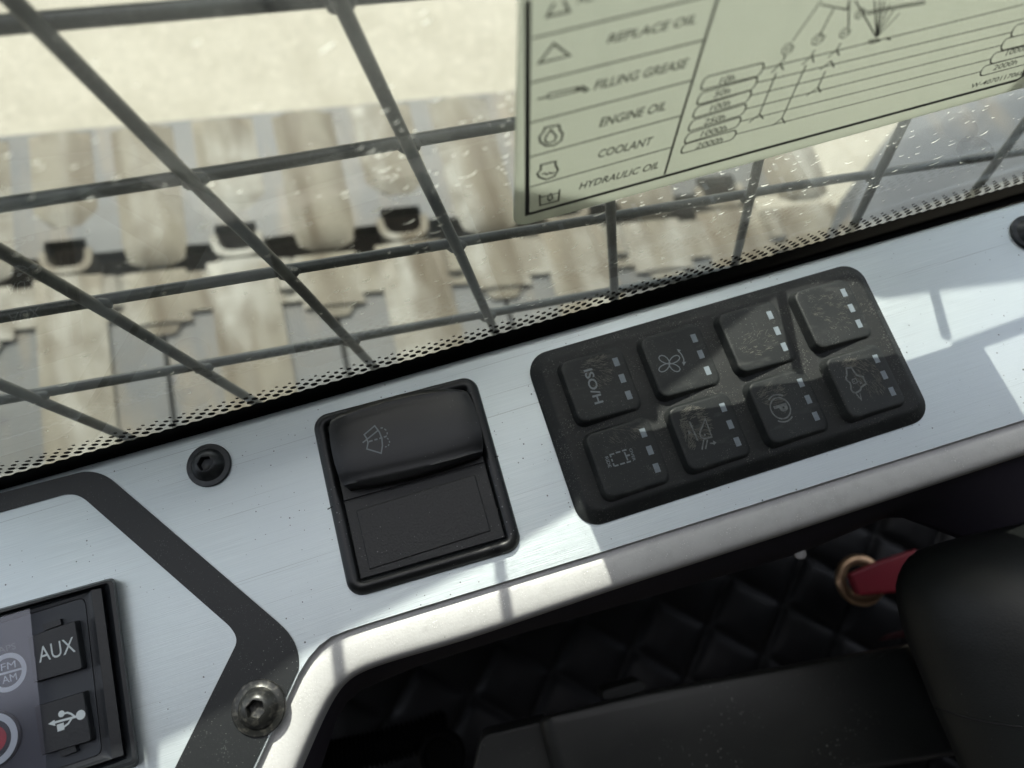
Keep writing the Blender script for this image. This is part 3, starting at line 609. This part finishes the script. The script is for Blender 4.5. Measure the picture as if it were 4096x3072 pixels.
# ---------------------------------------------------------------- rocker switch
rk = thing('rocker_switch', 'black wiper rocker switch with a blank plate in a square frame', 'switch', (-99.4, .7, 0))
RC = (-99.4, .9); RW, RH = 46.6, 49.8
def rl(s, r, z): return [(x, y, z) for x, y in rr(RC[0], RC[1], RW - 2 * s, RH - 2 * s, r, -2.0, 8)]
v, f = loft([rl(-.1, 4.2, 0), rl(-.1, 4.2, .8), rl(.3, 4.0, 2.0), rl(1.1, 3.6, 2.8), rl(2.0, 2.8, 3.0), rl(2.9, 1.8, 2.8), rl(3.3, .9, 2.3), rl(3.5, .7, 1.5), rl(4.6, .7, 1.4)], cap_top=True)
mk('frame', v, f, m_plas, rk, smooth=True)
# seam round the frame half way
def dd(x, y, z): return P(*ZD(x, y), z)
for q in ([(258, 948, 2.2), (322, 914, 3.06), (325, 920, 3.06), (260, 955, 2.2)], [(1296, 622, 3.06), (1366, 603, 2.2), (1368, 610, 2.2), (1298, 629, 3.06)]):
    mk('frame_seam', [dd(*p) for p in q], [(0, 1, 2, 3)], m_deep, rk)
b = Bag()
c_, s_ = math.cos(math.radians(-2)), math.sin(math.radians(-2))
def rloc(x, y, z): return (RC[0] + c_ * x - s_ * y, RC[1] + s_ * x + c_ * y, z)
ym = [-.6, -.25]
hw = RW / 2 - 3.9; hh = RH / 2 - 3.9
seam_y = -.3
v = [rloc(-hw, -hh, 1.4), rloc(hw, -hh, 1.4), rloc(hw, seam_y - .15, 1.4), rloc(-hw, seam_y - .15, 1.4)]; v += [(a, b_, 2.1) for a, b_, _ in v]
mk('blank_plate', v, [(4, 5, 6, 7), (0, 1, 5, 4), (1, 2, 6, 5), (2, 3, 7, 6), (3, 0, 4, 7)], m_grain, rk, bevel=.2)
v = [rloc(-hw, seam_y + .15, 1.4), rloc(hw, seam_y + .15, 1.4), rloc(hw, hh, 1.4), rloc(-hw, hh, 1.4)]; v += [(a, b_, 2.1) for a, b_, _ in v]
mk('switch_base', v, [(4, 5, 6, 7), (0, 1, 5, 4), (1, 2, 6, 5), (2, 3, 7, 6), (3, 0, 4, 7)], m_grain, rk, bevel=.2)
q = [dd(445, 962, 2.1), dd(1215, 727, 2.1), dd(1316, 1092, 2.1), dd(532, 1342, 2.1)]
qc = sum(q, Vector()) / 4
v, f = loft([[tuple(qc + (p - qc) * s + Vector((0, 0, z))) for p in q] for s, z in ((1.0, 0), (1.0, .25), (.985, .42), (.97, .42))])
f = [t[::-1] for t in f]; mk('raised_field', v, f, m_grain, rk, bevel=.1)
topo = [(285, 350), (440, 290), (600, 240), (760, 200), (900, 175), (1020, 168), (1130, 172)]
topr = [(318, 392), (480, 322), (650, 268), (800, 235), (950, 216), (1060, 213), (1165, 220)]
lowg = [(352, 752), (480, 738), (620, 712), (760, 684), (900, 652), (1060, 604), (1205, 548)]
lowo = [(385, 812), (500, 800), (640, 776), (770, 744), (900, 708), (1080, 655), (1245, 596)]
NU = 33
def crv(pts, z): return [P(*ZD(p.x, p.y), z) for p in resample([Vector((*p, 0)) for p in pts], NU)]
r_to, r_tr, r_lg, r_lo = crv(topo, 7.2), crv(topr, 8.8), crv(lowg, 8.8), crv(lowo, 7.6)
def bulge(i, amt): t = 2 * i / (NU - 1) - 1; return amt * t
rows = [[Vector((p.x, p.y, 1.6)) for p in r_to], [Vector((p.x, p.y, 6.6)) for p in r_to], r_to, [a.lerp(b_, .93) for a, b_ in zip(r_to, r_tr)], [p + Vector((0, 0, -.22)) for p in r_tr]]
for k in range(1, 12):
    t = k / 12; rows.append([a.lerp(b_, t) + Vector((0, 0, .65 * math.sin(math.pi * t) ** .9)) for a, b_ in zip(r_tr, r_lg)])
rows += [[p + Vector((0, 0, -.22)) for p in r_lg], [a.lerp(b_, .12) for a, b_ in zip(r_lg, r_lo)], r_lo, [Vector((p.x, p.y - .15, 6.4)) for p in r_lo], [Vector((p.x, p.y + .1, 1.6)) for p in r_lo]]
NR = len(rows)
LC = resample([Vector((*p, 0)) for p in [(285, 350), (271, 380), (265, 420), (268, 490), (280, 570), (299, 650), (324, 730), (352, 790), (385, 812)]], 60)
RCv = resample([Vector((*p, 0)) for p in [(1130, 172), (1165, 186), (1190, 228), (1220, 300), (1245, 380), (1260, 460), (1267, 520), (1263, 572), (1245, 596)]], 60)
for k, row in enumerate(rows):                             # barrel outline: the ends bow outwards, edges fall off
    vv_ = min(1, max(0, (k - 2) / (NR - 5))); z_ = row[0].z if 2 <= k <= NR - 3 else 7.2
    lp_ = P(*ZD(*LC[round(vv_ * 59)].xy), z_); rp_ = P(*ZD(*RCv[round(vv_ * 59)].xy), z_)
    dl = Vector((lp_.x - row[0].x, lp_.y - row[0].y, 0)) if 2 < k < NR - 3 else Vector(); dr = Vector((rp_.x - row[-1].x, rp_.y - row[-1].y, 0)) if 2 < k < NR - 3 else Vector()
    for i, p in enumerate(row):
        t = i / (NU - 1)
        q = p + dl * (1 - t) ** 2.2 + dr * t ** 2.2
        q.z -= (1.1 * abs(2 * t - 1) ** 9) * (1 if q.z > 6.5 else 0)
        row[i] = q
sideL = [Vector((rows[k][0].x, rows[k][0].y, 1.6)) for k in range(NR)]; sideR = [Vector((rows[k][-1].x, rows[k][-1].y, 1.6)) for k in range(NR)]
v = [p for row in rows for p in row]; f = []
for k in range(NR - 1):
    for i in range(NU - 1): f.append((k * NU + i, (k + 1) * NU + i, (k + 1) * NU + i + 1, k * NU + i + 1))
o = len(v); v += sideL + sideR
for k in range(NR - 1):
    f.append((k * NU, o + k, o + k + 1, (k + 1) * NU)); f.append((k * NU + NU - 1, (k + 1) * NU + NU - 1, o + NR + k + 1, o + NR + k))
btn = mk('rocker_button', v, f, m_gloss, rk, smooth=True, autos=50)
b = Bag()
def zs(x, y): return P(*ZD(x, y), 9.5)
def wst(pts, wd_, closed=False): b.add(ribbon([zs(*p) for p in pts], wd_, (0, 0, 1), closed), (0, 0, .02))
wst([(497, 468), (565, 410), (595, 450), (612, 495), (615, 540), (607, 588), (514, 560), (522, 520), (512, 490)], .36, True)
wst([(487, 520), (540, 478), (590, 437)], .36)
for t0, t1 in ((0, .22), (.32, .5), (.6, .78), (.86, 1)): wst([(527 + 113 * t0, 513 - 34 * t0), (527 + 113 * t1, 513 - 34 * t1)], .42)
for arc in ([(603, 425), (618, 424)], [(628, 430), (640, 440)], [(646, 452), (646, 466)], [(643, 474), (636, 482)], [(645, 490), (655, 498)], [(660, 508), (662, 520)], [(658, 530), (652, 540)], [(643, 545), (632, 547)]): wst(arc, .3)
b.mk('wiper_symbol', m_sym, btn)
# ---------------------------------------------------------------- radio
rd = thing('radio', 'black cab radio with AUX and USB port covers behind clear film', 'radio', (-205, -55, 0))
def el(pts, z, rads): return [P(*ZE(x, y), z) for x, y in rcorner(pts, rads, 6)]
Lp = [([(-250, 440), (930, 115), (1130, 1640), (-250, 2080)], 0, [0, 60, 60, 0]), ([(-250, 440), (928, 120), (1128, 1632), (-250, 2080)], 1.0, [0, 60, 60, 0]), ([(-250, 452), (910, 134), (1108, 1618), (-250, 2060)], 3.2, [0, 50, 50, 0]), ([(-250, 475), (880, 160), (1072, 1600), (-250, 2030)], 3.4, [0, 40, 40, 0]),
      ([(-250, 490), (835, 198), (1010, 1565), (-250, 1990)], 1.6, [0, 6, 6, 0]), ([(-250, 500), (815, 208), (998, 1556), (-250, 1975)], 3.6, [0, 6, 6, 0]), ([(-250, 510), (738, 222), (905, 1585), (-250, 1965)], 4.2, [0, 6, 6, 0]), ([(-250, 530), (718, 242), (880, 1570), (-250, 1940)], 3.6, [0, 10, 30, 0]), ([(-250, 565), (690, 275), (830, 1548), (-250, 1905)], 3.5, [0, 70, 70, 0]), ([(-250, 568), (687, 280), (826, 1545), (-250, 1900)], 3.0, [0, 68, 68, 0])]
v, f = loft([el(p, z, r) for p, z, r in Lp], cap_top=True); f = [t[::-1] for t in f]
mk('bezel', v, f, [m_radio], rd, smooth=True, autos=35)
fp = el([(-250, 572), (683, 285), (822, 1541), (-250, 1895)], 3.25, [0, 66, 66, 0]); fp2 = [p + Vector((0, 0, -.25)) for p in fp]
v, f = loft([fp2, fp]); f = [t[::-1] for t in f]; mk('face_plate', v, f, m_face, rd)
def cover(name, pts, z0, z1, rads):
    a = el(pts, z0, rads); c = sum(a, Vector()) / len(a)
    t1 = [Vector((p.x, p.y, z1 - .4)) + (c - p) * .01 for p in a]; t2 = [Vector((p.x, p.y, z1)) + (c - p) * .04 for p in a]
    v, f = loft([a, t1, t2]); return mk(name, v, [t[::-1] for t in f], m_radio, rd, bevel=0)
aux = cover('aux_cover', [(262, 598), (650, 462), (712, 850), (312, 965)], 3.1, 5.4, [6, 14, 22, 6])
cover('cover_tab', [(362, 498), (510, 452), (520, 498), (374, 550)], 3.1, 4.3, [4, 4, 4, 4])
usb = cover('usb_cover', [(318, 1150), (718, 1028), (785, 1425), (380, 1545)], 3.1, 5.4, [6, 14, 22, 6])
cover('cover_tab', [(492, 1480), (625, 1440), (650, 1512), (522, 1565)], 3.1, 4.6, [4, 4, 4, 4])
def e5(x, y, z=5.5): return P(*ZE(x, y), z)
b = Bag(); b.add(text_vf('AUX', e5(318, 812), e5(612, 720), e5(300, 688), 0, .0)); b.mk('lettering', m_white, aux)
b = Bag()
def ust(pts, wd_, closed=False): b.add(ribbon([e5(*p) for p in pts], wd_, (0, 0, 1), closed), (0, 0, .02))
def disc(bag, c, r, n=16, z=.05): bag.add(([(c.x + r * math.cos(2 * math.pi * k / n), c.y + r * math.sin(2 * math.pi * k / n), c.z + z) for k in range(n)], [tuple(range(n))]))
ust([(440, 1292), (640, 1238)], .5); disc(b, e5(652, 1230), 1.1); disc(b, e5(497, 1222), .75)
b.add(([e5(388, 1305, 5.57), e5(440, 1270, 5.57), e5(448, 1320, 5.57)], [(0, 1, 2)]))
ust([(505, 1222), (545, 1212), (575, 1222), (605, 1245)], .42); ust([(580, 1258), (552, 1300), (520, 1325), (495, 1332)], .42)
p = e5(490, 1333, 5.57); b.add(([(p.x - .8, p.y - .7, p.z), (p.x + .8, p.y - .7, p.z), (p.x + .8, p.y + .9, p.z), (p.x - .8, p.y + .9, p.z)], [(0, 1, 2, 3)]))
b.mk('usb_symbol', m_white, usb)
def e3(x, y, z=3.35): return P(*ZE(x, y), z)
c = e3(60, 888); b = Bag(); rad = (e3(195, 850) - c).length
b.add(ribbon([(c.x + rad * math.cos(t * math.pi / 24), c.y + rad * math.sin(t * math.pi / 24), c.z) for t in range(48)], 1.15, (0, 0, 1), True)); b.add(ribbon([e3(-75, 925), e3(192, 852)], .5, (0, 0, 1)), (0, 0, .02))
b.add(text_vf('FM', e3(10, 878), e3(128, 845), e3(5, 822), 0, 0)); b.add(text_vf('AM', e3(22, 982), e3(140, 945), e3(12, 925), 0, 0))
b.mk('band_button', m_white, rd)
b = Bag(); b.add(text_vf('APS', e3(-10, 738), e3(132, 695), e3(-22, 690), 0, 0)); b.mk('lettering', m_symw, rd)
c = e3(-45, 1430); rad = (e3(138, 1430) - c).length
def lathe(c, prof, n=48): return loft([[(c.x + r * math.cos(2 * math.pi * k / n), c.y + r * math.sin(2 * math.pi * k / n), c.z + z) for k in range(n)] for r, z in prof])
v, f = lathe(c, [(rad + 1, -.1), (rad + 1, .5), (rad + .3, .9), (rad - 1.2, .9), (rad - 1.4, .3)]); kn = mk('volume_knob', v, f, m_radio, rd, smooth=True, autos=35)
b = Bag(); b.add(ribbon([(c.x + (rad - .1) * math.cos(t * math.pi / 24), c.y + (rad - .1) * math.sin(t * math.pi / 24), c.z + .95) for t in range(48)], 1.5, (0, 0, 1), True)); b.mk('light_ring', m_white, kn)
rr2 = (e3(42, 1430) - c).length - .6
b = Bag(); b.add(ribbon([(c.x + rr2 * math.cos(t * math.pi / 24), c.y + rr2 * math.sin(t * math.pi / 24), c.z + .4) for t in range(48)], 2.2, (0, 0, 1), True)); b.mk('red_ring', m_red, kn)
v = [P(*ZE(*p), 6.0) for p in ((-250, 515), (238, 372), (375, 1665), (-250, 1960))]; v2 = [Vector(p) - Vector((0, 0, .12)) for p in v]
mk('protective_film', v + v2, [(3, 2, 1, 0), (4, 5, 6, 7), (0, 1, 5, 4), (1, 2, 6, 5), (2, 3, 7, 6), (3, 0, 4, 7)], m_film, rd)
# ---------------------------------------------------------------- footwell beside the console
lin = [(2700, 1290), (2260, 1232), (2060, 1160), (1932, 1112), (1880, 1132), (1726, 1196), (1500, 1262), (1106, 1374), (900, 1440), (780, 1490), (735, 1530), (700, 1640), (650, 1780)]
E1 = resample([P(x, y, -13) for x, y in [(2700, 830)] + Bpath[1:]], 60); E2 = resample([P(x, y, -48) for x, y in lin], 60)
E3 = [Vector((p.x, p.y, -55)) + Vector((4, 10, 0)) for p in E2]
v, f = loft([E1, [a.lerp(b_, .5) + Vector((0, 0, 5)) for a, b_ in zip(E1, E2)], [a.lerp(b_, .93) + Vector((0, 0, 1)) for a, b_ in zip(E1, E2)], E2, E3, [Vector((p.x + 12, p.y + 25, -90)) for p in E3]], close=False, cap_top=False)
tag(mk('side_lining', v, f, m_wall, smooth=True), 'dark purple grey lining strip under the silver trim edge', 'lining')
QZ = -205
qa, qb = P(1731, 1225, QZ), P(1651, 1430, QZ); qc_, qd = P(1626, 1265, QZ), P(1806, 1360, QZ)
d1 = (qb - qa).normalized(); d2 = (qd - qc_).normalized(); n1 = Vector((-d1.y, d1.x, 0)); n2 = Vector((-d2.y, d2.x, 0))
s1 = abs((P(1701, 1330, QZ) - P(1556, 1330, QZ)).dot(n1)); s2 = s1 * .92
NX, NY = 260, 150; gx0, gx1, gy0, gy1 = -230, 200, -290, 20; v = []; f = []
for iy in range(NY + 1):
    for ix in range(NX + 1):
        x = gx0 + (gx1 - gx0) * ix / NX; y = gy0 + (gy1 - gy0) * iy / NY; p = Vector((x, y, 0))
        a = ((p - qa).dot(n1) / s1) % 1; c = ((p - qc_).dot(n2) / s2) % 1; a = min(a, 1 - a) * 2; c = min(c, 1 - c) * 2
        h = 4.5 * (1 - math.exp(-a * 8)) * (1 - math.exp(-c * 8)) + 1.5 * a * c; v.append((x, y, QZ - 6 + h))
for iy in range(NY):
    for ix in range(NX): a = iy * (NX + 1) + ix; f.append((a, a + 1, a + NX + 2, a + NX + 1))
tag(mk('quilted_mat', v, f, m_leath, smooth=True), 'black quilted leather mat with diamond stitching deep beside the console', 'mat')
v, f = box(-420, 330, -420, 30, -420, -400); tag(mk('cab_floor', v, f, m_deep), kind='structure')
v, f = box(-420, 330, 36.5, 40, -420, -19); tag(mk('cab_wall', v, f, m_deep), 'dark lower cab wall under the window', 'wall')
v, f = box(-420, 330, 28, 36, -420, -17); 
# eyelet and strap
c = P(1858, 1253, -190); v = []; f = []; na, nb = 40, 14
for i in range(na):
    for k in range(nb):
        a = 2 * math.pi * i / na; q = 2 * math.pi * k / nb; r = 10.6 + 2.9 * math.cos(q); v.append((c.x + r * math.cos(a), c.y + r * math.sin(a), c.z + 2.0 * math.sin(q)))
for i in range(na):
    for k in range(nb): f.append((i * nb + k, ((i + 1) % na) * nb + k, ((i + 1) % na) * nb + (k + 1) % nb, i * nb + (k + 1) % nb))
tag(mk('eyelet', v, f, m_brass, smooth=True), 'round brass eyelet set in the black quilted mat', 'eyelet')
def prism(pts, z0, z1, zn=None):
    a = [P(*(zn(*p) if zn else p), z1) for p in pts]; b_ = [Vector((p.x, p.y, z0)) for p in a]
    v, f = loft([b_, a]); return v, [t[::-1] for t in f] + [tuple(range(len(a)))]
v, f = prism([(322, 398), (500, 322), (750, 240), (830, 262), (830, 486), (640, 518), (383, 540)], -183, -178, Z7)
tag(mk('red_strap', v, f, m_strap, bevel=1.2), 'glossy dark red strap running from the brass eyelet to under the armrest', 'strap')
v, f = prism([(560, 800), (660, 770), (900, 700), (900, 790), (690, 812), (520, 838)], -150, -147, Z7)
tag(mk('red_strap', v, f, m_strap2, bevel=1), 'narrow dull dark red strap end showing between the mat and the black lid', 'strap')
# black lid
lid = thing('storage_box', 'dusty matt black storage box lid lying low beside the armrest', 'box', P(1600, 1600, -180))
LT = [(1186, 1552), (1400, 1503), (1728, 1446), (1944, 1400), (1990, 1480), (2062, 1625), (1700, 1668), (1290, 1725), (1215, 1660)]
def px_loop(pts, z, grow=0):
    a = [P(x, y, z) for x, y in pts]; c = sum(a, Vector()) / len(a)
    return [p + (p - c).normalized() * grow for p in a]
LTr = rcorner(LT, [22, 0, 0, 8, 0, 22, 0, 20, 0], 6)
v, f = loft([px_loop(LTr, -144, -4), px_loop(LTr, -112, 4.5), px_loop(LTr, -108, 3.2), px_loop(LTr, -105.6, 1.2), px_loop(LTr, -105, -2)])
f = [t[::-1] for t in f]; mk('lid', v, f, m_boxm, lid, smooth=True, autos=50)
v, f = prism(rcorner([(1040, 1590), (1182, 1556), (1208, 1662), (1260, 1740), (1000, 1770)], [20, 6, 0, 0, 0], 6), -135, -118)
mk('hinge_block', v, f, m_boxm, lid, bevel=1.5)
v, f = prism(rcorner([(1300, 1492), (1385, 1468), (1400, 1486), (1385, 1502), (1305, 1515)], [10, 10, 6, 6, 8], 5), -140, -124)
mk('latch', v, f, m_pod, lid, bevel=1.5)
# armrest pod
pod = thing('armrest', 'large black rounded armrest end overlapping the low storage box', 'armrest', P(2150, 1400, -120))
PO = [(2420, 1000), (2300, 1062), (2212, 1105), (2114, 1150), (2030, 1172), (1984, 1187), (1958, 1207), (1941, 1235), (1934, 1267), (1938, 1313), (1954, 1373), (1984, 1448), (2014, 1523), (2045, 1592), (2074, 1659), (2110, 1750), (2300, 1900), (2700, 1800), (2700, 1100)]
PO = [tuple(p.xy) for p in resample([Vector((*p, 0)) for p in PO + PO[:1]], 121)][:-1]
base_ = [P(x, y, -42) for x, y in PO]; cc = P(2420, 1430, -42)
shr = lambda q, t: (q[0] + (2420 - q[0]) * t, q[1] + (1430 - q[1]) * t)
lp = [[P(*shr(q, .3), -140) for q in PO], [P(*shr(q, .06), -66) for q in PO], [P(*shr(q, .012), -48) for q in PO], base_]
for k in range(1, 13):
    t = k / 12; a = t * math.pi / 2; lp.append([p.lerp(cc, .62 * (1 - math.cos(a)) if k < 12 else .62) + Vector((0, 0, 34 * math.sin(a))) for p in base_])
v, f = loft(lp); f = [t[::-1] for t in f]; mk('pad', v, f, m_pod, pod, smooth=True, autos=50)
def podz(x, y):                                            # height of the pad where a photo point meets it
    best = None
    for zz in [z_ * .5 for z_ in range(-84, -14)]:
        p = P(x, y, zz); 
        k = min(range(len(base_)), key=lambda i: ((base_[i] - cc).normalized() - Vector((p.x - cc.x, p.y - cc.y, 0)).normalized()).length)
        s = 1 - Vector((p.x - cc.x, p.y - cc.y, 0)).length / (base_[k] - cc).length
        if s < 0: continue
        hgt = -42 + 34 * math.sin(math.acos(max(-1, min(1, 1 - s / .62)))) if s < .62 else -8
        d = abs(hgt - zz)
        if best is None or d < best[0]: best = (d, p)
    return best[1]
b = Bag(); pts = [podz(*Z7(x, y)) for x, y in ((875, 1268), (950, 1290), (1050, 1325), (1150, 1348), (1250, 1368), (1350, 1382), (1440, 1392))]
v, f = tube([p + Vector((0, 0, .1)) for p in pts], .35, 8); mk('seam', v, f, m_deep, pod, smooth=True)
# hose, ring knob and small button in the dark
hose = Bag(); a = P(700, 1640, -150); c = P(965, 1568, -150); nseg = 26; pts = []
loopsv = []
dirv = (c - a).normalized(); sx = dirv.cross(Vector((0, 0, 1))).normalized()
for k in range(nseg * 4 + 1):
    t = k / (nseg * 4); p = a.lerp(c, t) + Vector((0, 0, 8 * math.sin(math.pi * t))); r = 6.5 + 1.1 * math.sin(t * nseg * 2 * math.pi)
    loopsv.append([p + sx * r * math.cos(q * math.pi / 8) + Vector((0, 0, 1)) * r * math.sin(q * math.pi / 8) for q in range(16)])
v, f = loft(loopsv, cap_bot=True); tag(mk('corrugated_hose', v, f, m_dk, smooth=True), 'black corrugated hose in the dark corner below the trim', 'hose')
c = P(955, 1628, -140); v, f = lathe(c, [(10, 0), (10, 4), (9, 5.5), (7.5, 5.5), (6.8, 4), (6.5, 1), (.1, 1)], 36)
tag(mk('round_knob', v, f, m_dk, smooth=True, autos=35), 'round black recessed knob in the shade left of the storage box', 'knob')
c = P(1727, 1196, -46); v, f = lathe(c, [(1.9, 0), (1.9, 1), (1.2, 1.8), (.1, 2.0)], 20); tag(mk('snap_button', v, f, m_trim, smooth=True), 'tiny pale snap button on the edge of the dark lining', 'button')

# ---------------------------------------------------------------- cab shell around and above the driver, out of the picture
m_head = mat('grey_headliner', (.10, .10, .10), .8)
v, f = box(-900, 900, -1000, 10, 720, 745); tag(mk('cab_roof', v, f, m_head), 'grey cab roof lining over the seat', 'roof')
v, f = box(-900, 900, -1030, -1000, -420, 745); tag(mk('cab_rear_wall', v, f, m_head), 'grey rear cab wall behind the driver', 'wall')
v, f = box(-930, -900, -1000, 10, -420, 745); tag(mk('cab_side_wall', v, f, m_head), 'grey left cab wall beside the radio', 'wall')
v, f = box(900, 930, -1000, 10, -420, 745); tag(mk('cab_side_wall', v, f, m_head), 'grey right cab wall beyond the armrest', 'wall')
v, f = box(-900, 900, -1000, -421, -420, -400); tag(mk('rear_floor', v, f, m_deep), kind='structure')
